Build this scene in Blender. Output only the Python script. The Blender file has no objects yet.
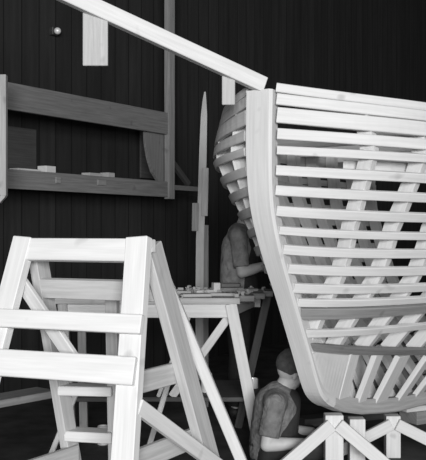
import bpy, bmesh, math, random
from mathutils import Vector, Matrix
random.seed(7)
V = Vector
sc = bpy.context.scene
COL = sc.collection
F = 900.0; H = 1.5                       # focal length in pixels, eye height

def at(x, y, D):                         # place seen at x, y of the photograph when it stands D metres away
    return V(((x-213)/F*D, D, H+(230-y)/F*D))

# ------------------------------------------------------------------ materials
def wood(name, lo, hi, scale=(3, 60, 60), rough=.75, knots=True, uv=True):
    m = bpy.data.materials.new(name); m.use_nodes = True
    nt = m.node_tree; n = nt.nodes; L = nt.links
    b = n['Principled BSDF']; b.inputs['Roughness'].default_value = rough
    tc = n.new('ShaderNodeTexCoord'); mp = n.new('ShaderNodeMapping')
    mp.inputs['Scale'].default_value = scale
    L.new(tc.outputs['UV' if uv else 'Object'], mp.inputs['Vector'])
    nz = n.new('ShaderNodeTexNoise'); nz.inputs['Scale'].default_value = 1.0
    nz.inputs['Detail'].default_value = 5; nz.inputs['Roughness'].default_value = .6
    L.new(mp.outputs[0], nz.inputs['Vector'])
    r = n.new('ShaderNodeValToRGB')
    r.color_ramp.elements[0].position = .3; r.color_ramp.elements[0].color = (lo, lo, lo, 1)
    r.color_ramp.elements[1].position = .7; r.color_ramp.elements[1].color = (hi, hi, hi, 1)
    L.new(nz.outputs['Fac'], r.inputs['Fac'])
    out = r.outputs[0]
    if knots:
        n2 = n.new('ShaderNodeTexNoise'); n2.inputs['Scale'].default_value = 9
        n2.inputs['Detail'].default_value = 1
        L.new(tc.outputs['Object'], n2.inputs['Vector'])
        r2 = n.new('ShaderNodeValToRGB')
        r2.color_ramp.elements[0].position = .2; r2.color_ramp.elements[0].color = (.7, .7, .7, 1)
        r2.color_ramp.elements[1].position = .30; r2.color_ramp.elements[1].color = (1, 1, 1, 1)
        L.new(n2.outputs['Fac'], r2.inputs['Fac'])
        mx = n.new('ShaderNodeMix'); mx.data_type = 'RGBA'; mx.blend_type = 'MULTIPLY'
        mx.inputs['Factor'].default_value = 1
        L.new(out, mx.inputs['A']); L.new(r2.outputs[0], mx.inputs['B'])
        out = mx.outputs['Result']
    L.new(out, b.inputs['Base Color'])
    bp = n.new('ShaderNodeBump'); bp.inputs['Strength'].default_value = .15
    bp.inputs['Distance'].default_value = .004
    L.new(nz.outputs['Fac'], bp.inputs['Height']); L.new(bp.outputs[0], b.inputs['Normal'])
    return m

def plain(name, v, rough=.8, var=.25, scale=12, metal=0, bump=0):
    m = bpy.data.materials.new(name); m.use_nodes = True
    nt = m.node_tree; n = nt.nodes; L = nt.links
    b = n['Principled BSDF']; b.inputs['Roughness'].default_value = rough
    b.inputs['Metallic'].default_value = metal
    tc = n.new('ShaderNodeTexCoord'); nz = n.new('ShaderNodeTexNoise')
    nz.inputs['Scale'].default_value = scale; nz.inputs['Detail'].default_value = 4
    L.new(tc.outputs['Object'], nz.inputs['Vector'])
    r = n.new('ShaderNodeValToRGB')
    a, c = v*(1-var), v*(1+var)
    r.color_ramp.elements[0].position = .3; r.color_ramp.elements[0].color = (a, a, a, 1)
    r.color_ramp.elements[1].position = .7; r.color_ramp.elements[1].color = (c, c, c, 1)
    L.new(nz.outputs['Fac'], r.inputs['Fac']); L.new(r.outputs[0], b.inputs['Base Color'])
    if bump:                                         # soft creases of cloth
        n2 = n.new('ShaderNodeTexNoise'); n2.inputs['Scale'].default_value = 16; n2.inputs['Detail'].default_value = 2; n2.inputs['Distortion'].default_value = 1.2
        L.new(tc.outputs['Object'], n2.inputs['Vector'])
        bp = n.new('ShaderNodeBump'); bp.inputs['Strength'].default_value = bump; bp.inputs['Distance'].default_value = .03
        L.new(n2.outputs['Fac'], bp.inputs['Height']); L.new(bp.outputs[0], b.inputs['Normal'])
    return m

def boards(name, lo, hi, pitch, axis):
    """dark vertical boarding: per-board tone and a groove, along one object axis"""
    m = wood(name, lo, hi, (14, 14, 1.2), .9, False, False)
    nt = m.node_tree; n = nt.nodes; L = nt.links; b = n['Principled BSDF']
    tc = n.new('ShaderNodeTexCoord'); sp = n.new('ShaderNodeSeparateXYZ')
    L.new(tc.outputs['Object'], sp.inputs[0])
    d = n.new('ShaderNodeMath'); d.operation = 'DIVIDE'; d.inputs[1].default_value = pitch
    L.new(sp.outputs[axis], d.inputs[0])
    fl = n.new('ShaderNodeMath'); fl.operation = 'FLOOR'; L.new(d.outputs[0], fl.inputs[0])
    wn = n.new('ShaderNodeTexWhiteNoise'); wn.noise_dimensions = '1D'; L.new(fl.outputs[0], wn.inputs['W'])
    fr = n.new('ShaderNodeMath'); fr.operation = 'FRACT'; L.new(d.outputs[0], fr.inputs[0])
    gt = n.new('ShaderNodeMath'); gt.operation = 'GREATER_THAN'; gt.inputs[1].default_value = .06
    L.new(fr.outputs[0], gt.inputs[0])
    ma = n.new('ShaderNodeMath'); ma.operation = 'MULTIPLY_ADD'; ma.inputs[1].default_value = .45; ma.inputs[2].default_value = .75
    L.new(wn.outputs['Value'], ma.inputs[0])
    mu = n.new('ShaderNodeMath'); mu.operation = 'MULTIPLY'; L.new(ma.outputs[0], mu.inputs[0]); L.new(gt.outputs[0], mu.inputs[1])
    mx = n.new('ShaderNodeMix'); mx.data_type = 'RGBA'; mx.blend_type = 'MULTIPLY'; mx.inputs['Factor'].default_value = 1
    src = b.inputs['Base Color'].links[0].from_socket
    L.new(src, mx.inputs['A']); L.new(mu.outputs[0], mx.inputs['B']); L.new(mx.outputs['Result'], b.inputs['Base Color'])
    return m

M = {}
M['new'] = wood('new_pine', .60, .72)
M['new2'] = wood('planed_pine', .52, .66)
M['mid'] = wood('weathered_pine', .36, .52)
M['grey'] = wood('grey_timber', .20, .32)
M['old'] = wood('old_timber', .15, .25)
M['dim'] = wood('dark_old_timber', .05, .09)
M['dark'] = plain('near_black', .03)  # near-black grey for the low bench legs
M['wall'] = boards('tarred_boards', .011, .026, .22, 'X')
M['ceil'] = boards('sooty_roof_boards', .014, .03, .25, 'X')
M['floor'] = plain('trodden_earth', .05, .95, .5, 5)
M['skin'] = plain('skin', .50, .55, .08, 20)
M['shirt'] = plain('grey_work_shirt', .17, .9, .3, 18, bump=.6)
M['shirt2'] = plain('faded_work_shirt', .27, .9, .3, 18, bump=.6)
M['cloth'] = plain('dark_cloth', .025, .9, .3, 18)
M['cap'] = plain('wool_cap', .075, .9, .25, 40)
M['hair'] = plain('dark_hair', .02, .6, .3, 60)
M['shoe'] = plain('worn_leather', .03, .6, .3, 20)
M['eye'] = plain('dark_eye', .02, .3, .1)
M['tin'] = plain('tin_glint_white', .85, .3, .05, 8, .25)  # white base colour stands in for glints off shiny metal
M['iron'] = plain('dark_iron', .08, .5, .3, 20, .6)

# ------------------------------------------------------------------ mesh helpers
def BM():
    bm = bmesh.new(); bm.loops.layers.uv.new('UVMap'); return bm

def merge(bm, src):
    me = bpy.data.meshes.new('tmp'); src.to_mesh(me); src.free(); bm.from_mesh(me); bpy.data.meshes.remove(me)

def beam(bm, p, q, w, t, side=V((0, 0, 1)), w2=None, t2=None, bev=.003, cut=None):
    """squared timber from p to q: w wide along `side`, t thick across"""
    p, q = V(p), V(q); d = (q-p).normalized()
    s = V(side) - d*d.dot(V(side)); s.normalize(); c = d.cross(s)
    w2 = w if w2 is None else w2; t2 = t if t2 is None else t2
    b = BM(); uvl = b.loops.layers.uv.active; vs = []
    for (o, ww, tt) in ((p, w, t), (q, w2, t2)):
        for (i, j) in ((-1, -1), (1, -1), (1, 1), (-1, 1)):
            vs.append(b.verts.new(o + s*(i*ww/2) + c*(j*tt/2)))
    for f in ((0, 1, 2, 3), (7, 6, 5, 4), (0, 4, 5, 1), (1, 5, 6, 2), (2, 6, 7, 3), (3, 7, 4, 0)):
        b.faces.new([vs[k] for k in f])
    bmesh.ops.recalc_face_normals(b, faces=b.faces)
    if bev:
        bmesh.ops.bevel(b, geom=list(b.edges), offset=min(bev, .2*min(w, t, w2, t2)), segments=1, affect='EDGES')
    off = random.random()*20
    for f in b.faces:
        for l in f.loops:
            r = l.vert.co - p
            l[uvl].uv = (r.dot(d)+off, r.dot(s)+r.dot(c)*.9+off)
    merge(bm, b)

def sweep(bm, rows, closed_ends=True):
    """rows: list of rings (lists of points), quads between, UV along the length"""
    b = BM(); uvl = b.loops.layers.uv.active
    R = [[b.verts.new(p) for p in r] for r in rows]; n = len(rows[0]); off = random.random()*20
    u = [0]
    for i in range(1, len(rows)): u.append(u[-1]+(V(rows[i][0])-V(rows[i-1][0])).length)
    w = [0]
    for j in range(n): w.append(w[-1]+(V(rows[0][(j+1) % n])-V(rows[0][j])).length)
    for i in range(len(rows)-1):
        for j in range(n):
            k = (j+1) % n
            try: f = b.faces.new((R[i][j], R[i][k], R[i+1][k], R[i+1][j]))
            except ValueError: continue
            for l, (uu, ww) in zip(f.loops, ((u[i], w[j]), (u[i], w[j+1]), (u[i+1], w[j+1]), (u[i+1], w[j]))):
                l[uvl].uv = (uu+off, ww+off)
    if closed_ends:
        b.faces.new(R[0][::-1]); b.faces.new(R[-1])
    bmesh.ops.recalc_face_normals(b, faces=b.faces)
    merge(bm, b)

def prism(bm, pts, ext):
    b = BM(); ext = V(ext)
    A = [b.verts.new(V(p)) for p in pts]; B = [b.verts.new(V(p)+ext) for p in pts]; n = len(pts)
    b.faces.new(A); b.faces.new(B[::-1])
    for i in range(n): b.faces.new((A[i], B[i], B[(i+1) % n], A[(i+1) % n]))
    bmesh.ops.recalc_face_normals(b, faces=b.faces)
    uvl = b.loops.layers.uv.active
    for f in b.faces:
        for l in f.loops: l[uvl].uv = (l.vert.co.z, l.vert.co.x+l.vert.co.y)
    merge(bm, b)

def lathe(bm, base, prof, seg=20):
    rows = []
    for (r, z) in prof:
        rows.append([V(base)+V((r*math.cos(2*math.pi*k/seg), r*math.sin(2*math.pi*k/seg), z)) for k in range(seg)])
    sweep(bm, rows)

def obj(name, bm, m, parent=None, smooth=False, label=None):
    me = bpy.data.meshes.new(name)
    loc = V((0, 0, 0))
    if parent is not None: loc = parent.location
    if isinstance(bm, bpy.types.Mesh): me = bm
    else:
        if parent is None:
            xs = [v.co for v in bm.verts]
            loc = V((sum(v.x for v in xs)/len(xs), sum(v.y for v in xs)/len(xs), min(v.z for v in xs)))
        bmesh.ops.translate(bm, verts=bm.verts, vec=-loc)
        bm.to_mesh(me); bm.free()
    o = bpy.data.objects.new(name, me); COL.objects.link(o)
    me.materials.clear(); me.materials.append(M[m] if isinstance(m, str) else m)
    if smooth:
        for p in me.polygons: p.use_smooth = True
    if parent is not None: o.parent = parent
    else: o.location = loc
    if label: o['label'] = label
    return o

def thing(name, loc, label, cat, group=None):
    o = bpy.data.objects.new(name, None); COL.objects.link(o); o.location = V(loc); o.empty_display_size = .1
    o['label'] = label; o['category'] = cat
    if group: o['group'] = group
    return o

def tag(o, label, cat, group=None):
    o['label'] = label; o['category'] = cat
    if group: o['group'] = group
    return o

def part(name, parent, m, p, q, w, t, side=V((0, 0, 1)), **k):
    bm = BM(); beam(bm, p, q, w, t, side, **k); return obj(name, bm, m, parent)

def lerp_table(T, x):
    """T sorted by descending first entry"""
    if x >= T[0][0]: return T[0][1:]
    for a, b in zip(T, T[1:]):
        if x >= b[0]:
            u = (a[0]-x)/(a[0]-b[0]); return tuple(p+(q-p)*u for p, q in zip(a[1:], b[1:]))
    return T[-1][1:]

# ------------------------------------------------------------------ the setting
U = V((.5296, .8482, 0)); N = V((.8482, -.5296, 0))      # along the back wall, and out of it into the shop
RK = V((-.45, 9.0, 0))                                    # foot of the rack's right upright
WF = RK - N*.47                                           # wall face
def struct(name, bm, m):
    o = obj(name, bm, m); o['kind'] = 'structure'; return o
def wall_obj(name, a, b, z0, z1, thick, m):
    d = (b-a); Lg = d.length; d.normalize(); n = V((d.y, -d.x, 0))
    me = BM(); beam(me, V((0, thick/2, (z0+z1)/2)), V((Lg, thick/2, (z0+z1)/2)), z1-z0, thick, V((0, 0, 1)), bev=0)
    mesh = bpy.data.meshes.new(name); me.to_mesh(mesh); me.free()
    o = bpy.data.objects.new(name, mesh); COL.objects.link(o); mesh.materials.append(m)
    o.location = a; o.rotation_euler = (0, 0, math.atan2(d.y, d.x)); o['kind'] = 'structure'; return o
wall_obj('wall_back', WF-U*9.5, WF+U*13, -.1, 6.5, .2, M['wall'])
wall_obj('wall_right', WF+U*13, WF+U*13+N*9, -.1, 6.5, .2, M['wall'])
def slab(name, z0, z1, m):
    bm = BM(); a = WF-U*9.5-N*.2; b = WF+U*13.2-N*.2
    prism(bm, [V((p.x, p.y, z0)) for p in (a, b, b+N*9.2, a+N*9.2)], (0, 0, z1-z0)); return struct(name, bm, m)
slab('floor', -.12, 0, 'floor'); slab('ceiling', 6.5, 6.65, 'ceil')

# ------------------------------------------------------------------ boat frame
G = .935                                             # size of the hull
S0 = V((.234, 4.6002)); CD = V((.574, .819)); ND = V((-.819, .574))
def hull(a, hb, zr):                                 # along the centreline, out to the left (+) or right (-), height over eye level
    x = S0 + (CD*a + ND*hb)*G
    return V((x.x, x.y, H+zr*G))
STEM = [(.765, -.012), (.70, -.013), (.62, -.016), (.44, -.020), (.29, -.012), (.166, .002), (.04, .038), (-.114, .108), (-.27, .195), (-.41, .28),
        (-.54, .35), (-.656, .415), (-.76, .472), (-.853, .52), (-.93, .565), (-1.0, .61), (-1.06, .70), (-1.09, .78)]
KEEL = [(.78, -1.09), (.95, -1.15), (1.2, -1.205), (1.48, -1.245), (1.8, -1.285), (2.36, -1.32), (3.0, -1.335), (3.7, -1.34)]
def a_stem(zr): return lerp_table(STEM, zr)[0]
def z_keel(a):
    for p, q in zip(KEEL, KEEL[1:]):
        if a <= q[0]: return p[1]+(q[1]-p[1])*(a-p[0])/(q[0]-p[0])
    return KEEL[-1][1]
def z_fore(a):                                       # underside of stem or keel at station a
    if a >= .78: return z_keel(a)
    for p, q in zip(STEM, STEM[1:]):
        if p[1] <= a <= q[1]: return p[0]+(q[0]-p[0])*(a-p[1])/(q[1]-p[1]+1e-9)
    return STEM[0][0]
BK = [(.8, .92, 1.75, .10), (.62, .92, 2.02, .075), (.47, .90, 2.22, .05), (.22, .90, 1.52, .045), (.04, .88, 1.18, .045), (-.155, .85, 1.05, .042), (-.29, .82, .98, .035),
      (-.485, .8, .72, .025), (-.6, .8, .52, .03), (-.70, .8, .23, .03)]
def surf(z0, t):                                     # -> a, half breadth, z for the level that meets the stem at z0
    B, k, dr = lerp_table(BK, z0)
    t = max(t, 0)
    z = z0 - dr*(1-math.exp(-3*t))
    if z0 < -.6: z -= (.115*t if t < 1.4 else .161)*(-.6-z0)/.1
    return a_stem(z0)+t, .042+B*(1-math.exp(-k*t)), z
def spt(z0, t, sd):
    a, hb, z = surf(z0, t); return hull(a, hb*sd, z)
def snrm(z0, t, sd):
    e = .01
    dt = spt(z0, t+e, sd)-spt(z0, max(t-e, 0), sd)
    z1 = z0+.02 if z0 < .75 else z0; z2 = z0-.02 if z0 > -.68 else z0
    a0 = surf(z0, t)[0]
    dz = spt(z1, a0-a_stem(z1), sd)-spt(z2, a0-a_stem(z2), sd)
    n = dt.cross(dz).normalized()
    outw = V((ND.x*sd, ND.y*sd, 0))
    return n if n.dot(outw) > 0 else -n
AEND = 3.5
boat = thing('boat_frame', hull(1.2, 0, z_keel(1.2)), 'unplanked wooden boat hull of pale ribbands and frames, bow towards us, standing on keel posts', 'boat')

# stem: a curved timber swept along the bow profile, wider at the head
def stem_rows():
    P = STEM; rows = []
    pts = []
    for i in range(len(P)-1):
        for k in range(3):
            u = k/3; pts.append((P[i][0]+(P[i+1][0]-P[i][0])*u, P[i][1]+(P[i+1][1]-P[i][1])*u))
    pts.append(P[-1])
    sm = pts[:]
    for _ in range(3):
        sm = [sm[0]]+[tuple((sm[i-1][j]+2*sm[i][j]+sm[i+1][j])/4 for j in (0, 1)) for i in range(1, len(sm)-1)]+[sm[-1]]
    for i, (z, a) in enumerate(sm):
        i0, i1 = max(i-1, 0), min(i+1, len(sm)-1)
        tz, ta = sm[i1][0]-sm[i0][0], sm[i1][1]-sm[i0][1]; l = math.hypot(tz, ta)
        nz, na = ta/l, -tz/l                          # inward (aft / up)
        w = .062+.022*min(1, max(0, (z+.35)/.8))
        d = .105
        wa = w*.62 if False else w
        o = lambda dd, ww: hull(a+na*dd, ww, z+nz*dd)
        rows.append([o(0, w*.86), o(.02, w), o(d, w*.8), o(d, -w*.8), o(.02, -w), o(0, -w*.86)])
    return rows
bm = BM(); sweep(bm, stem_rows()); obj('stem', bm, 'new', boat, label='broad curved white bow timber')
# keel
bm = BM(); rows = []
kp = [(.71, -1.045)]+KEEL
for (a, z) in kp:
    w = .05
    rows.append([hull(a, w, z+.10), hull(a, w, z+.01), hull(a, w*.8, z), hull(a, -w*.8, z), hull(a, -w, z+.01), hull(a, -w, z+.10)])
sweep(bm, rows); obj('keel', bm, 'mid', boat)

# ribbands: one bent batten per level and side
LEV = [(.785, .050, 'new'), (.722, .062, 'new'), (.633, .085, 'new'), (.529, .06, 'new'), (.438, .047, 'new'), (.329, .055, 'new'),
       (.22, .055, 'new'), (.107, .058, 'new'), (0.0, .047, 'new'), (-.107, .056, 'new'), (-.217, .057, 'new'), (-.33, .058, 'new'),
       (-.416, .05, 'new'), (-.484, .072, 'grey'), (-.603, .050, 'new'), (-.685, .06, 'old')]
def ribband(z0, hgt, m, sd):
    rows = []; t = .035; th = .021
    t_end = AEND-a_stem(z0)
    while True:
        tt = min(t, t_end)
        c = spt(z0, tt, sd); n = snrm(z0, tt, sd)
        g = spt(z0, tt+.01, sd)-spt(z0, tt-.01, sd) if tt > .02 else spt(z0, tt+.02, sd)-spt(z0, tt, sd)
        g.normalize(); up = n.cross(g).normalized()
        if up.z < 0: up = -up
        h2 = hgt*G/2; b = .004
        rows.append([c+up*(h2-b), c+up*h2-n*b, c+up*h2-n*th, c-up*h2-n*th, c-up*h2-n*b, c-up*(h2-b)])
        if tt >= t_end: break
        t += .05 if t < .6 else .13
    bm = BM(); sweep(bm, rows)
    name = 'sheer_plank' if z0 > .7 else ('chine_plank' if z0 < -.65 else 'ribband')
    lab = {'grey': 'darker grey wide batten', 'old': 'dark grey chine plank'}.get(m)
    obj(name, bm, m, boat, label=lab)
for sd in (-1, 1):
    for (z0, hgt, m) in LEV: ribband(z0, hgt, m, sd)

# sawn frames, keel to sheer, canted aft towards the foot
def frame(a0, sd, cant, mould=.085, sided=.045, top=.80, m='new'):
    rows = []
    z0 = top; lv = []
    while z0 > -.70: lv.append(z0); z0 -= .06
    lv.append(-.70)
    for z0 in lv:
        v = min(1, max(0, (.55-z0)/.95)); v = v*v*(3-2*v)
        a = a0+cant*v
        t = a-a_stem(z0)
        if t < .05: break
        c = spt(z0, t, sd); n = snrm(z0, t, sd)
        ax = V((CD.x, CD.y, 0)); n2 = (n-ax*n.dot(ax)).normalized()
        o = c-n2*(.030/max(.35, n.dot(n2))); i = o-n2*mould*G
        s = ax*(sided*G/2)
        rows.append([o-s, o+s, i+s, i-s])
    if len(rows) > 1:
        bm = BM(); sweep(bm, rows); obj('frame', bm, m, boat)
STA = [.375, .66, .95, 1.24, 1.55, 1.88, 2.2, 2.55, 2.9, 3.25]
for i, a0 in enumerate(STA):
    for sd in (-1, 1):
        frame(a0, sd, .17 if i == 0 else .13, sided=.06)
frame(.15, 1, .1, sided=.05)
# floor timbers from keel up to the chine, both sides
for a, wd in ((.93, .13), (1.2, .115), (1.5, .19), (1.84, .12), (2.15, .12), (2.5, .13), (2.85, .13), (3.2, .13)):
    for sd in (-1, 1):
        t = a-a_stem(-.70); _, hb, z = surf(-.70, t)
        p = hull(a-.01, .03*sd, z_fore(a)+.085); q = hull(a+.01, (hb-.022)*sd, z+.012)
        ax = V((CD.x, CD.y, 0))
        part('floor_timber', boat, 'new', p, q, wd*G, .035, ax, w2=wd*G)
# forefoot planking between stem, keel and chine, and the grey garboard of the far side
def bottom_plank(a0, a1, sd, f0, f1, name, m, n=12, out=.0):
    bm = BM(); rows = []
    for i in range(n):
        a = a0+(a1-a0)*i/(n-1)
        t = a-a_stem(-.70); _, hb, z = surf(-.70, t)
        k = hull(a, .046*sd, z_fore(a)+.085); c = hull(a, hb*sd, z)
        o = V((ND.x*sd, ND.y*sd, -.35)).normalized()
        p, q = k+(c-k)*f0+o*out, k+(c-k)*f1+o*out
        rows.append([p, q, q-o*.014, p-o*.014])
    sweep(bm, rows); obj(name, bm, m, boat)
for sd in (-1, 1): bottom_plank(.50, .845, sd, -.06, 1.0, 'forefoot_plank', 'new2', out=.012)
for f in range(4): bottom_plank(.88, 3.4, 1, f*.25+.01, f*.25+.235, 'bottom_plank', 'old', out=.03)
# beams across inside at the sheer, and a longitudinal clamp each side
for a in (1.24, 1.88, 2.55, 3.2):
    _, hb, z = surf(.72, a)
    part('cross_spall', boat, 'new', hull(a+.05, hb-.02, z-.03), hull(a+.05, -(hb-.02), z-.03), .07, .03)
for sd in (-1, 1):
    rows = []
    for i in range(14):
        t = .3+i*.23; z0 = .34
        c = spt(z0, t, sd)-snrm(z0, t, sd)*.125; rows.append([c+V(d) for d in ((.012, 0, .03), (.012, 0, -.03), (-.012, 0, -.03), (-.012, 0, .03))])
    bm = BM(); sweep(bm, rows); obj('stringer', bm, 'new2', boat)

# ------------------------------------------------------------------ keel posts and braces
PL = {1.0: 'foremost white keel post with two splayed braces, right of the sitting person', 1.3: 'plain white keel post without braces of its own, second from the bow',
      1.82: 'white keel post with two splayed braces, furthest from the bow at the right edge'}
for (a, w, br) in ((.88, .105, (-1, 1)), (1.205, .095, ()), (1.775, .095, (-1, 1))):
    top = hull(a, 0, z_fore(a)); lab = [v for k, v in PL.items() if abs(k-a) < .14][0]
    cr = thing('keel_post', V((top.x, top.y, 0)), lab, 'post', 'posts propping the keel')
    part('post', cr, 'new', V((top.x, top.y, 0)), top-V((0, 0, .026)), w, .09, V((1, 0, 0)))
    for s in br:
        tp = V((top.x, top.y, top.z-.075))+V((.02*s, -.063, 0))
        ft = tp+V((.42*s, -.03, 0)); ft.z = 0.02
        if s < 0: tp.y -= .004; ft.y -= .004
        part('brace', cr, 'new', tp, ft, .075, .032, V((0, 0, 1)))

# ------------------------------------------------------------------ long beam over the bow
bt = hull(.0, 0, .803)
b0 = V((bt.x, bt.y, bt.z)); b1 = at(96, 8, 4.3)
dr = (b1-b0); far = b0+dr*1.9
ob = thing('overhead_beam', b0, 'long white beam running from the boat stem head up and out of the picture', 'beam')
part('timber', ob, 'new', b0-dr.normalized()*.03, far, .080, .05, V((0, 0, 1)))
def hang(x0, x1, D, ytop, ybot):
    c = at((x0+x1)/2, ytop, D); e = at((x0+x1)/2, ybot, D)
    part('hanging_board', ob, 'mid', c, e, (x1-x0)/F*D, .022, V((1, 0, 0)))
u = .40
hang(83, 108, 4.315, 10, 66); hang(222, 235, 4.56, 70, 105)

# ------------------------------------------------------------------ A-frame trestle in front
TL, TR = V((-.675, 3.28, 1.47)), V((-.25, 3.08, 1.47))
tr = thing('trestle', V((-.45, 3.2, 0)), 'tall white A-frame trestle with cross rails standing in the foreground left of the bench', 'trestle')
FL = (at(25, 240, 3.27), V((-.985, 2.88, 0))); FR = (at(139, 240, 3.07), V((-.316, 2.68, 0)))
BL = (at(36, 243, 3.33), V((-.49, 3.72, 0))); BR = (at(151, 243, 3.13), V((.150, 3.52, 0)))
rr = V((.905, -.425, 0))
def on(leg, z):
    a, b = leg; u = (a.z-z)/(a.z-b.z); return a+(b-a)*u
fn = (FR[0]-FL[0]).cross(FL[1]-FL[0]).normalized(); fn = fn if fn.y < 0 else -fn
part('leg', tr, 'new', FL[0]+V((0, 0, .008)), FL[1], .08, .04, rr)
part('leg', tr, 'new', FR[0]+V((0, 0, .008)), FR[1], .084, .04, rr)
bn = V((.425, .905, 0))
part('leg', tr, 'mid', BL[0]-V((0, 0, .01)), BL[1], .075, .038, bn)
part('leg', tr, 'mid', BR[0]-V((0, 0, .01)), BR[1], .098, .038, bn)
def rail(name, la, lb, z, w, out, m, ea=.03, eb=.04, t=.025):
    a, b = on(la, z), on(lb, z); d = (b-a).normalized()
    sl = ((la[1]-la[0])+(lb[1]-lb[0])).normalized()
    return part(name, tr, m, a-d*ea+out, b+d*eb+out, w, t, sl)
of = fn*.033
rail('top_rail', FL, FR, 1.428, .08, of*.0-fn*.0+fn*.004, 'new', -.03, -.03, .030)
rail('rail', FL, FR, 1.180, .064, of, 'new', .045, .05)
rail('rail', FL, FR, 1.032, .092, of, 'new', .045, .035)
ob_ = V((.2, .42, 0))*.05
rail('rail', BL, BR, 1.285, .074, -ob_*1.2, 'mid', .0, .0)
# cap between the two leg pairs
a, b = on(FL, 1.47), on(FR, 1.47); c, d = on(BL, 1.46), on(BR, 1.46)
part('ridge_cap', tr, 'new', (a+c)/2+V((0, 0, -.02))-rr*.02, (b+d)/2+V((0, 0, -.02))+rr*.035, .045, .03)
# end rails on both A ends
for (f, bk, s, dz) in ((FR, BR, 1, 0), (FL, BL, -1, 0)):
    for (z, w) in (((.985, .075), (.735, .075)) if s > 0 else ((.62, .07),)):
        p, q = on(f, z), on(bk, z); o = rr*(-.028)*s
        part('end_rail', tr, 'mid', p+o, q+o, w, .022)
p, q = on(FR, .93), on(BR, .62)
part('brace', tr, 'new2', p+rr*.035, q+rr*.035+(q-p)*.06, .052, .025)
p = on(FL, 1.325); q = on(FL, 1.02)*.36+on(FR, 1.02)*.64
part('brace', tr, 'new2', p-fn*.035, q-fn*.035, .055, .02, V((0, 0, 1)))
# step rungs on a back stile
st = (on(BL, 1.25)*.25+on(BR, 1.25)*.75, on(BL, .05)*.35+on(BR, .05)*.65)
st = (at(112, 285, 3.38), at(118, 600, 3.62)); st = (st[0], V((st[1].x, st[1].y, 0.0)))
part('stile', tr, 'mid', st[0], st[1], .05, .03, rr)
for z, w in ((.885, .036), (.70, .04), (.98, .035), (.50, .04)):
    p, q = on(BL, z), on(st, z)
    part('step_rung', tr, 'new2', p, q, w, .09, V((0, 0, 1)))

# leaning battens round the trestle
bm = BM(); p = at(165, 279, 3.30); q = at(241, 460, 3.52); d = (q-p)/(p.z-q.z); e = p+d*p.z
beam(bm, p, e, .042, .03, V((1, 0, 0))); tag(obj('leaning_batten', bm, 'new2'), 'white batten leaning on the trestle outer leg, sloping down to the right', 'batten')
for (x0, y0, x1, y1, D0, D1, lab) in ((168, 384, 148, 450, 3.75, 3.72, 'thin lath standing slanted inside the right end of the trestle'),
                             (80, 384, 50, 457, 3.95, 3.85, 'thin lath standing slanted behind the left back leg of the trestle')):
    p = at(x0, y0, D0); q = at(x1, y1, D1); d = (q-p)/(p.z-q.z); e = p+d*p.z
    bm = BM(); beam(bm, p-d*.05, e, .022, .02, V((1, 0, 0))); tag(obj('lath', bm, 'new2'), lab, 'lath')

# ------------------------------------------------------------------ workbench
BT = 1.05; BY = 5.95
wb = thing('workbench', V((-.2, 6.4, 0)), 'long rough trestle workbench with pale legs left of the boat', 'workbench')
X = lambda x, D: (x-213)/F*D
for (y0, y1, xr, m) in ((BY, BY+.2, X(240, BY), 'mid'), (BY+.21, BY+.42, X(254, BY+.3), 'grey'), (BY+.43, BY+.66, X(264, BY+.55), 'old'), (BY+.67, BY+.94, X(272, BY+.8), 'grey')):
    part('top_plank', wb, m, V((-1.06, (y0+y1)/2, BT-.02)), V((xr, (y0+y1)/2, BT-.02)), .04, y1-y0, V((0, 0, 1)))
part('apron', wb, 'new', V((-1.03, BY+.05, BT-.088)), V((X(237, BY), BY+.05, BT-.088)), .092, .03)
part('apron', wb, 'mid', V((-1.03, BY+.88, BT-.088)), V((.36, BY+.88, BT-.088)), .092, .03)
part('bearer', wb, 'mid', V((.11, BY+.05, BT-.09)), V((.30, BY+.88, BT-.09)), .08, .04)
part('bearer', wb, 'mid', V((-.97, BY+.05, BT-.09)), V((-.97, BY+.88, BT-.09)), .08, .04)
lg = lambda x0, x1, y0, y1, m, w: part('leg', wb, m, V((x0, y0, BT-.04)), V((x1, y1, 0)), w, .045, V((1, 0, 0)))
lg(X(231, BY), X(261, BY)+.0, BY+.03, BY+.03, 'new', .076)
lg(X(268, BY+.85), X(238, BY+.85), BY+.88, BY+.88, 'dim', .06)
lg(-1.0, -.93, BY+.03, BY+.03, 'mid', .062); lg(-1.0, -.98, BY+.88, BY+.88, 'mid', .062)
z = lambda y, D: H+(230-y)/F*D
part('brace', wb, 'new', V((X(229, BY), BY+.085, z(318, BY))), V((X(171, BY), BY+.13, .375)), .055, .025)
part('brace', wb, 'new2', V((X(194, BY), BY+.085, z(304, BY))), V((X(157, BY), BY+.12, .375)), .026, .022)
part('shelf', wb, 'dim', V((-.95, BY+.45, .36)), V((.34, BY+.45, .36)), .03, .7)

def tin(name, c, r, h, lab, m='tin'):
    bm = BM(); lathe(bm, c, [(r*.96, 0), (r, .004), (r, h*.93), (r*.95, h*.95), (r*.95, h), (r*.85, h), (r*.85, h*.9)], 18)
    return tag(obj(name, bm, m, smooth=False), lab, 'tin', 'bright tins about the bench')
sh = .376
tin('paint_tin', V((X(206.5, 6.25), 6.25, sh)), .04, .13, 'bright tin on the bench shelf between the braces')
tin('paint_tin', V((X(253, 6.4), 6.4, sh)), .036, .07, 'bright tin on the bench shelf beside the right leg')
tin('paint_tin', V((X(103, 6.3), 6.3, 0)), .04, .13, 'bright tin on the floor seen between the trestle rungs')
tin('paint_tin', V((X(93, 6.4), 6.4, 0)), .035, .06, 'low bright tin on the floor, seen left of its taller neighbour through the trestle')

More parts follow.
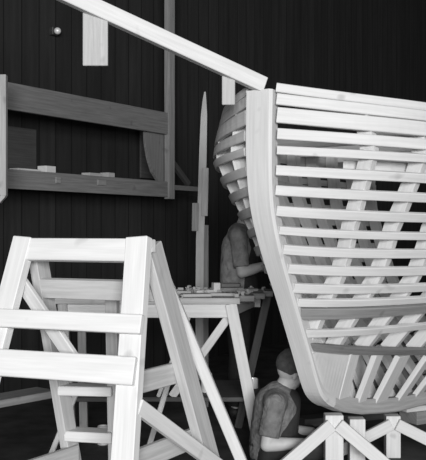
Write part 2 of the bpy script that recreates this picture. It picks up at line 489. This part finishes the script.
# things lying on the bench
OCC = []
def block(name, x, D, sx, sy, sz, rz, m, lab, cat, z0=BT, group='offcuts on the workbench'):
    OCC.append((X(x, D), D, max(sx, sy)*.5+.03)); bm = BM(); c = V((X(x, D), D, z0)); dx = V((math.cos(rz), math.sin(rz), 0))
    beam(bm, c+V((0, 0, sz/2))-dx*sx/2, c+V((0, 0, sz/2))+dx*sx/2, sz, sy)
    return tag(obj(name, bm, m), lab, cat, group)
block('wood_block', 216, 6.5, .05, .06, .07, .3, 'new', 'small white upright block at the middle of the bench top', 'block')
block('board_offcut', 228, 6.6, .22, .12, .03, .12, 'grey', 'flat grey board lying right of the white block on the bench', 'board')
block('board_offcut', 231, 6.75, .14, .08, .05, -.1, 'old', 'dark offcut on the bench just behind the flat grey board', 'board')
block('board_offcut', 196, 6.1, .20, .10, .02, .2, 'mid', 'pale flat offcut near the front of the bench by the batten', 'board')
block('board_offcut', 182, 6.3, .15, .06, .025, -.3, 'mid', 'pale short offcut on the bench beside the trestle', 'board')
block('board_offcut', 222, 6.15, .18, .05, .02, -.15, 'mid', 'narrow pale strip on the bench front, right of the flat offcut', 'board')
block('board_offcut', 204, 6.42, .14, .05, .022, .5, 'new2', 'short whitish strip slanted on the bench left of the white block', 'board')
block('board_offcut', 247, 6.62, .16, .07, .02, .1, 'grey', 'grey strip on the right end of the bench under the standing worker', 'board')
block('wood_block', 97, 6.15, .09, .08, .10, .1, 'old', 'square grey block on the bench seen through the trestle', 'block')
block('wood_block', 76, 6.2, .12, .09, .09, .1, 'new2', 'whitish block on the bench seen through the trestle, left of the grey block', 'block')
block('wood_block', 112, 6.2, .06, .09, .09, -.1, 'new2', 'whitish block on the bench close behind the trestle front leg', 'block')

bm = BM()
for k in range(230):
    D = random.uniform(BY+.03, BY+.88); xm = X(240+34*(D-BY)/.88, D); x = random.uniform(-.35, xm-.02) if k % 3 else random.uniform(-1.1, -.3)
    if any(math.hypot(x-q[0], D-q[1]) < q[2] for q in OCC): continue
    r = random.uniform(.008, .02); a0 = random.uniform(0, 6.3); ax = V((math.cos(a0), math.sin(a0), 0)); pr = V((-ax.y, ax.x, 0)); w = random.uniform(.012, .03); rows = []
    for q in range(7):
        th = q*.75; rr_ = r*(1-.07*q); c = V((x, D, BT+r))+pr*math.sin(th)*rr_-V((0, 0, math.cos(th)*rr_)); n_ = (c-V((x, D, BT+r))).normalized()*.0015
        rows.append([c-ax*w/2, c+ax*w/2, c+ax*w/2-n_, c-ax*w/2-n_])
    sweep(bm, rows)
o = tag(obj('wood_shavings', bm, 'mid'), 'curled pale wood shavings scattered over the workbench top', 'shavings'); o['kind'] = 'stuff'
# ------------------------------------------------------------------ upright batten with cleat behind the bench
ub = thing('upright_batten', V((X(201, 7.6), 7.6, 0)), 'tall pale batten with pointed tip standing upright behind the workbench', 'batten')
D = 7.6
bm = BM(); rows = []
for (x, y, w) in ((205, 92, .012), (204.5, 100, .03), (204, 115, .052), (203, 150, .062), (202, 190, .066), (200, 240, .066), (199.5, 290, .066)):
    c = at(x, y, D); rows.append([c+V((-w/2, -.014, 0)), c+V((w/2, -.014, 0)), c+V((w/2, .014, 0)), c+V((-w/2, .014, 0))])
c = V((rows[-1][0].x+.033, D, 0)); rows.append([c+V((-.033, -.014, 0)), c+V((.033, -.014, 0)), c+V((.033, .014, 0)), c+V((-.033, .014, 0))])
sweep(bm, rows); obj('batten', bm, 'mid', ub)
part('cleat', ub, 'mid', at(205.5, 168, D-.03), at(204.5, 216, D-.03), .055, .03, V((1, 0, 0)))
part('cleat', ub, 'grey', at(195.5, 203, D-.01), at(195, 231, D-.01), .055, .045, V((1, 0, 0)))
part('shade_strip', ub, 'old', at(205, 225, D+.03), V((X(205, D), D+.03, 0)), .06, .025, V((1, 0, 0)))  # added darker strip standing in for the shaded right side of the batten

# ------------------------------------------------------------------ rack on the back wall
rk = thing('wall_rack', V((-1.0, 8.1, 1.9)), 'grey timber storage rack hung high on the dark back wall, upper left', 'rack')
def rp(s, z, off=0): return RK+U*s+N*off+V((0, 0, z))
sl = -2.6
part('upper_board', rk, 'old', rp(sl, 2.56), rp(-.02, 2.56), .215, .04)
part('shelf_board', rk, 'old', rp(sl, 1.905), rp(-.02, 1.905), .155, .035)
part('shelf', rk, 'grey', rp(sl, 1.965, -.23), rp(-.02, 1.965, -.23), .03, .44)
part('upright', rk, 'grey', rp(0.02, 1.81, .005), rp(.02, 6.5, .005), .10, .06, U)
rows = []; bm = BM()
e = at(1, 75, 6.55); e2 = at(1, 196, 6.55)
beam(bm, e, e2, .085, .06, V((1, 0, 0))); beam(bm, e2+V((0, 0, .01)), e2-V((.02, 0, .05)), .085, .06, V((1, 0, 0)), w2=.03); obj('upright', bm, 'mid', rk, label='paler post at the left end')
bm = BM()
pl = [(-.34, 2.47), (-.33, 2.34), (-.29, 2.20), (-.22, 2.07), (-.12, 1.98), (-.03, 1.95), (-.03, 2.47)]
prism(bm, [rp(s, z_, -.03) for s, z_ in pl], -N*.03); obj('bracket', bm, 'old', rk)
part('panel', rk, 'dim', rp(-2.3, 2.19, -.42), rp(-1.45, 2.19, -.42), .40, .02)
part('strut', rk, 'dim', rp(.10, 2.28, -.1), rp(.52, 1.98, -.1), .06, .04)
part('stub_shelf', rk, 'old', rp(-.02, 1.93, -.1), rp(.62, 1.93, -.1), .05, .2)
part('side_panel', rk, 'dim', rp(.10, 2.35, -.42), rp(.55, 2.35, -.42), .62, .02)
def shelf_block(s, off, sx, sz, m, lab):
    bm = BM(); beam(bm, rp(s-sx/2, 1.98+sz/2, off), rp(s+sx/2, 1.98+sz/2, off), sz, .1)
    tag(obj('wood_block', bm, m), lab, 'block', 'offcuts on the wall rack shelf')
shelf_block(-1.68, -.08, .12, .06, 'new', 'white block on the rack shelf, left part')
shelf_block(-1.93, -.09, .26, .022, 'new2', 'low white strip on the rack shelf left of the white block')
shelf_block(-1.07, -.1, .16, .035, 'mid', 'grey block near the middle of the rack shelf')
shelf_block(-.84, -.1, .10, .05, 'mid', 'small grey block on the rack shelf nearer the bracket')
for (s, sx, zz) in ((-1.08, .12, 1.925), (-1.66, .06, 1.92)):
    part('label_cleat', rk, 'grey', rp(s-sx/2, zz, .028), rp(s+sx/2, zz, .028), .05, .016)

# small lamp holder on the wall, upper left
p = at(57, 31, 8.2)
s = (p-WF).dot(N); p = p-N*(s-.001)
wl = thing('wall_lamp', p, 'small unlit lamp on the dark wall above the rack', 'lamp')
bm = BM(); beam(bm, p, p+N*.05, .07, .07); obj('base', bm, 'iron', wl)
bm = BM(); bmesh.ops.create_icosphere(bm, subdivisions=3, radius=.032, matrix=Matrix.Translation(p+N*.075)); obj('bulb', bm, 'tin', wl, True)

# ------------------------------------------------------------------ low plank on blocks, bottom left, and lumber at the right
lp = thing('low_plank_bench', V((-1.0, 4.2, 0)), 'low bench of one grey plank on short legs behind the trestle, bottom left', 'bench')
pa, pb = V((-1.45, 3.75, .69)), at(47, 404, 4.5); pb.z = .69
part('plank', lp, 'grey', pa, pb, .035, .16)
for u_ in (.15, .5):
    c = pa+(pb-pa)*u_; part('leg', lp, 'dark', V((c.x, c.y, .672)), V((c.x-.03, c.y, 0)), .09, .04, V((1, 0, 0)))
    c2 = c
def lumber(x0, D0, x1, D1, zc, w, t, m, lab):
    bm = BM(); beam(bm, V((X(x0, D0), D0, zc)), V((X(x1, D1), D1, zc)), t, w, V((0, 0, 1)))
    tag(obj('lumber_board', bm, m), lab, 'board', 'lumber stacked behind the keel posts')
lumber(408, 7.0, 480, 7.4, .05, .2, .1, 'grey', 'thick grey board on the floor behind the keel posts, right edge')
lumber(402, 6.95, 470, 7.25, .12, .12, .04, 'new', 'white board lying on the thick grey board behind the keel posts')
lumber(300, 6.9, 400, 7.3, .03, .15, .06, 'dim', 'dark board on the floor behind the middle keel post')

# ------------------------------------------------------------------ people
def ball(bm, c, r, sc_=(1, 1, 1), rot=None):
    m = Matrix.Translation(V(c)) @ (rot.to_4x4() if rot else Matrix.Identity(4)) @ Matrix.Diagonal((r*sc_[0], r*sc_[1], r*sc_[2], 1))
    bmesh.ops.create_icosphere(bm, subdivisions=3, radius=1, matrix=m)
def limb(bm, pts, flat0=False, flat1=False):
    """tapered round limb through (point, radius)"""
    for i, (p, r) in enumerate(pts):
        if (i == 0 and flat0) or (i == len(pts)-1 and flat1): continue
        ball(bm, p, r)
    for (p, r), (q, s) in zip(pts, pts[1:]):
        p, q = V(p), V(q); d = q-p
        if d.length < 1e-5: continue
        R = d.to_track_quat('Z', 'Y').to_matrix().to_4x4()
        bmesh.ops.create_cone(bm, cap_ends=True, segments=20, radius1=r, radius2=s, depth=d.length, matrix=Matrix.Translation((p+q)/2) @ R)
def fuse(name, bm, m, parent, voxel, smooth=4):
    me = bpy.data.meshes.new(name); bmesh.ops.translate(bm, verts=bm.verts, vec=-parent.location); bm.to_mesh(me); bm.free()
    t = bpy.data.objects.new('tmp', me); COL.objects.link(t)
    r = t.modifiers.new('r', 'REMESH'); r.mode = 'VOXEL'; r.voxel_size = voxel
    s = t.modifiers.new('s', 'SMOOTH'); s.iterations = smooth; s.factor = .5
    dg = bpy.context.evaluated_depsgraph_get(); dg.update()
    out = bpy.data.meshes.new_from_object(t.evaluated_get(dg))
    bpy.data.objects.remove(t); out.name = name
    return obj(name, out, m, parent, True)
def basis(f, up):
    f = V(f).normalized(); l = V(up).cross(f).normalized(); u = f.cross(l).normalized()
    return f, l, u, Matrix((l, -f, u)).transposed()     # local x=left, y=back, z=up
def head(bm, c, f, up):
    f, l, u, R = basis(f, up); c = V(c); P = lambda x, y, z_: c+f*x+l*y+u*z_
    ball(bm, P(-.012, 0, .025), .1, (.76, .93, .90), R)
    ball(bm, P(.018, 0, -.03), .1, (.62, .66, .80), R)
    ball(bm, P(.045, 0, -.082), .033, (1.0, .9, .8), R)
    ball(bm, P(.068, 0, .018), .03, (1.8, .7, .5), R)
    for s in (1, -1):
        ball(bm, P(.05, .036*s, -.022), .026, (1, .8, .8), R)
        ball(bm, P(-.008, .076*s, -.008), .03, (.35, .62, 1.05), R)
    limb(bm, [(P(.085, 0, .008), .009), (P(.104, 0, -.025), .014)])
    for s in (1, -1): ball(bm, P(.092, .011*s, -.027), .009)
    ball(bm, P(.08, 0, -.054), .012, (1.9, .7, .5), R); ball(bm, P(.078, 0, -.066), .012, (1.7, .7, .55), R)
    return P, R
def hand(bm, w, d, palm_n, side, curl=.5, s=1.0):
    """w wrist, d towards the fingers, palm_n out of the palm, side towards the thumb"""
    w = V(w); d = V(d).normalized(); n = V(palm_n); n = (n-d*d.dot(n)).normalized(); t = V(side); t = (t-d*d.dot(t)-n*n.dot(t)).normalized()
    R = Matrix((t, d, n)).transposed()
    ball(bm, w+d*.045*s, .045*s, (.92, 1.1, .36), R)
    for i, ln in enumerate((.072, .080, .075, .058)):
        b = w+d*(.080-.004*abs(i-1))*s+t*(.030-.020*i)*s
        ang = 0; p = b; pts = [(b-d*.03*s, .0095*s), (b, .0095*s)]
        for k, fr in enumerate((.46, .30, .24)):
            ang += curl*(.6 if k == 0 else .8)
            p = p+(d*math.cos(ang)+n*math.sin(ang))*ln*fr*s; pts.append((p, (.009-.0009*k)*s))
        limb(bm, pts)
    b = w+d*.025*s+t*.034*s
    limb(bm, [(w+d*.02*s+t*.02*s, .012*s), (b+t*.012*s+d*.018*s+n*.008*s, .011*s), (b+t*.02*s+d*.045*s+n*.02*s, .0095*s), (b+t*.014*s+d*.066*s+n*.032*s, .008*s)])

def hair_back(par, Ph, Rh, fwd):
    bm = bmesh.new(); ball(bm, Ph(-.014, 0, .026), .1, (.795, .965, .935), Rh)
    nrm = (Ph(1, 0, .8)-Ph(0, 0, 0)).normalized() if fwd == 0 else (Ph(1, 0, -.9)-Ph(0, 0, 0)).normalized()
    co = Ph(-.088, 0, 0) if fwd == 0 else Ph(.035, 0, .03)
    bmesh.ops.bisect_plane(bm, geom=list(bm.verts)+list(bm.edges)+list(bm.faces), plane_co=co, plane_no=nrm, clear_outer=True)
    bmesh.ops.holes_fill(bm, edges=[e for e in bm.edges if e.is_boundary])
    fuse('hair', bm, 'hair', par, .006, 2)

# --- sitting worker under the bow
pm = thing('person', V((.40, 5.62, 0)), 'person in a dark cap and grey short-sleeved shirt sitting on the floor under the bow', 'person')
hip = V((.355, 5.62, .105)); mid = V((.365, 5.62, .26)); che = V((.395, 5.62, .40)); nk = V((.43, 5.62, .50)); hd = V((.487, 5.615, .612))
nr, fl = -1, 1                                          # near (camera) side is -y
sh_n, sh_f = V((.375, 5.455, .445)), V((.40, 5.785, .445))
el_n, el_f = V((.325, 5.42, .205)), V((.43, 5.85, .20))
wr_n, wr_f = V((.555, 5.44, .215)), V((.63, 5.72, .22))
kn_n, kn_f = V((.70, 5.46, .20)), V((.62, 5.83, .17))
an_n, an_f = V((.48, 5.74, .065)), V((.54, 5.56, .06))
hf = V((.84, .42, -.42)); hu = V((.42, .1, .9))
bm = bmesh.new()
limb(bm, [(hip, .115), (mid, .115), (che, .125), (V((.41, 5.62, .46)), .09), (nk, .055), (hd-V((.02, 0, .04)), .052)])
for (s_, e_, w_) in ((sh_n, el_n, wr_n), (sh_f, el_f, wr_f)):
    limb(bm, [(che+(s_-che)*.5+V((0, 0, .02)), .07), (s_, .056), ((s_+e_)/2, .048), (e_, .041), (e_+(w_-e_)*.35, .042), (w_, .027)])
for (k_, a_, s) in ((kn_n, an_n, -1), (kn_f, an_f, 1)):
    limb(bm, [(hip+V((.02, .09*s, 0)), .09), (k_, .058), ((k_+a_)/2, .052), (a_, .036)])
    ft = a_+V((.13, -.10*s, -.02)); limb(bm, [(a_, .036), (ft, .03)])
Ph, Rh = head(bm, hd, hf, hu)
hand(bm, wr_n, (1, .1, .02), (0, .5, -.9), (.1, .8, .3), .45); hand(bm, wr_f, (.9, -.3, 0), (0, -.4, -.9), (0, -1, .2), .5)
fuse('body', bm, 'skin', pm, .0058)
bm = bmesh.new()
limb(bm, [(hip+V((0, 0, .02)), .132), (mid, .132), (che, .142), (V((.408, 5.62, .455)), .106), (V((.425, 5.62, .492)), .07)], False, True)
for (s_, e_) in ((sh_n, el_n), (sh_f, el_f)):
    limb(bm, [(che+(s_-che)*.5+V((0, 0, .02)), .085), (s_, .071), ((s_+e_)/2, .066), (s_+(e_-s_)*.80, .066)], False, True)
limb(bm, [(V((.425, 5.62, .485)), .073), (V((.44, 5.62, .525)), .066)], True, True)
fuse('shirt', bm, 'shirt', pm, .007, 3)
bm = bmesh.new()
limb(bm, [(che+V((.055, 0, .03)), .10), (mid+V((.05, 0, .0)), .12), (hip+V((.05, 0, .03)), .125)])
fuse('apron', bm, 'cloth', pm, .008, 3)
bm = bmesh.new()
limb(bm, [(hip-V((0, 0, .0)), .128), (hip+V((0, 0, .06)), .130)])
for (k_, a_, s) in ((kn_n, an_n, -1), (kn_f, an_f, 1)):
    limb(bm, [(hip+V((.02, .09*s, 0)), .102), (k_, .070), ((k_+a_)/2, .064), (k_+(a_-k_)*.86, .054)], False, True)
bmesh.ops.bisect_plane(bm, geom=list(bm.verts)+list(bm.edges)+list(bm.faces), plane_co=(0, 0, .004), plane_no=(0, 0, -1), clear_outer=False)
fuse('trousers', bm, 'cloth', pm, .008, 3)
for (a_, s) in ((an_n, -1), (an_f, 1)):
    bm = bmesh.new(); limb(bm, [(a_+V((-.01, 0, -.012)), .044), (a_+V((.14, -.105*s, -.025)), .038)]); fuse('shoe', bm, 'shoe', pm, .007, 3)
bm = bmesh.new()
ball(bm, Ph(-.016, 0, .048), .1, (.92, 1.08, .94), Rh); ball(bm, Ph(-.02, 0, .10), .08, (.9, 1.05, .6), Rh)
bmesh.ops.bisect_plane(bm, geom=list(bm.verts)+list(bm.edges)+list(bm.faces), plane_co=Ph(.03, 0, -.012), plane_no=(Rh.col[2]+.75*Rh.col[1]).normalized(), clear_inner=True)
bmesh.ops.holes_fill(bm, edges=[e for e in bm.edges if e.is_boundary])
ball(bm, Ph(.085, 0, .024), .06, (1.15, 1.0, .12), Rh)
fuse('cap', bm, 'cap', pm, .006, 2)
for s in (1, -1):
    bm = bmesh.new(); ball(bm, Ph(.073, .031*s, .0), .0125); obj('eye', bm, 'eye', pm, True)

# --- standing worker behind the bench, bent over
ps = thing('person', V((0.245, 7.25, 0)), 'person in a faded shirt standing behind the bench, sleeves rolled, beside the bow', 'person')
hip = V((0.195, 7.28, .95)); mid = V((0.190, 7.28, 1.15)); che = V((0.210, 7.28, 1.36)); nk = V((0.240, 7.28, 1.53)); hd = V((0.290, 7.28, 1.655))
sh_n, sh_f = V((0.200, 7.11, 1.46)), V((0.215, 7.45, 1.46))
el_n, el_f = V((0.225, 7.05, 1.165)), V((0.265, 7.46, 1.18))
wr_n, wr_f = V((0.450, 7.09, 1.235)), V((0.475, 7.36, 1.20))
bm = bmesh.new()
limb(bm, [(hip, .125), (mid, .12), (che, .128), (V((0.225, 7.28, 1.46)), .095), (nk, .056), (hd-V((.02, 0, .04)), .053)])
for (s_, e_, w_) in ((sh_n, el_n, wr_n), (sh_f, el_f, wr_f)):
    limb(bm, [(che+(s_-che)*.5+V((0, 0, .05)), .075), (s_, .058), ((s_+e_)/2, .05), (e_, .042), (e_+(w_-e_)*.35, .043), (w_, .028)])
for s in (-1, 1):
    limb(bm, [(hip+V((0, .085*s, -.02)), .095), (V((0.210, 7.28+.1*s, .5)), .062), (V((0.195, 7.28+.1*s, .34)), .062), (V((0.185, 7.28+.11*s, .09)), .042), (V((0.185, 7.28+.11*s, .05)), .04), (V((0.315, 7.28+.13*s, .03)), .03)])
hf = V((.86, .0, -.5)); hu = V((.5, 0, .86))
Ph, Rh = head(bm, hd, hf, hu)
hand(bm, wr_n, (1, .1, -.1), (0, .4, -.9), (.1, .8, .3), .5); hand(bm, wr_f, (.9, -.2, -.2), (0, -.4, -.9), (0, -1, .2), .5)
fuse('body', bm, 'skin', ps, .0065)
bm = bmesh.new()
limb(bm, [(hip+V((0, 0, .03)), .138), (mid, .135), (che, .144), (V((0.223, 7.28, 1.455)), .112), (V((0.235, 7.28, 1.51)), .072)], False, True)
for (s_, e_) in ((sh_n, el_n), (sh_f, el_f)):
    limb(bm, [(che+(s_-che)*.5+V((0, 0, .05)), .088), (s_, .073), ((s_+e_)/2, .066), (s_+(e_-s_)*.86, .064)], False, True)
fuse('shirt', bm, 'shirt2', ps, .008, 3)
bm = bmesh.new()
limb(bm, [(hip+V((.0, 0, .02)), .144), (hip+V((0, 0, -.04)), .14)])
for s in (-1, 1):
    limb(bm, [(hip+V((0, .085*s, -.02)), .112), (V((0.210, 7.28+.1*s, .5)), .082), (V((0.185, 7.28+.11*s, .10)), .075)], False, True)
fuse('trousers', bm, 'cloth', ps, .009, 3)
bm = bmesh.new(); limb(bm, [(che+V((.05, .0, .02)), .118), (mid+V((.045, 0, 0)), .12), (hip+V((.045, 0, .02)), .13)]); fuse('apron', bm, 'cloth', ps, .009, 3)
for s in (-1, 1):
    bm = bmesh.new(); limb(bm, [(V((0.175, 7.28+.11*s, .052)), .052), (V((0.335, 7.28+.13*s, .042)), .042)]); fuse('shoe', bm, 'shoe', ps, .008, 3)
hair_back(ps, Ph, Rh, .035)
for s in (1, -1):
    bm = bmesh.new(); ball(bm, Ph(.073, .031*s, .0), .0125); obj('eye', bm, 'eye', ps, True)

# ------------------------------------------------------------------ light and camera
def area(name, loc, tgt, sx, sy, e):
    l = bpy.data.lights.new(name, 'AREA'); l.shape = 'RECTANGLE'; l.size = sx; l.size_y = sy; l.energy = e
    o = bpy.data.objects.new(name, l); COL.objects.link(o); o.location = loc
    o.rotation_euler = (V(tgt)-V(loc)).to_track_quat('-Z', 'Y').to_euler(); return o
area('doorway_daylight', (.8, -8.0, 2.8), (.1, 5, 1.4), 4.5, 3.0, 1880)
w = bpy.data.worlds.new('World'); sc.world = w; w.use_nodes = True
w.node_tree.nodes['Background'].inputs[0].default_value = (1, 1, 1, 1); w.node_tree.nodes['Background'].inputs[1].default_value = .2

cam = bpy.data.cameras.new('Camera'); co = bpy.data.objects.new('Camera', cam); COL.objects.link(co)
co.location = (0, 0, H); co.rotation_euler = (math.pi/2, 0, 0)
cam.sensor_fit = 'AUTO'; cam.sensor_width = 36; cam.lens = F/460*36; cam.clip_end = 200
sc.camera = co
sc.view_settings.view_transform = 'Standard'; sc.view_settings.look = 'None'
sc.view_settings.gamma = 1; sc.view_settings.exposure = 0; sc.view_settings.use_curve_mapping = False
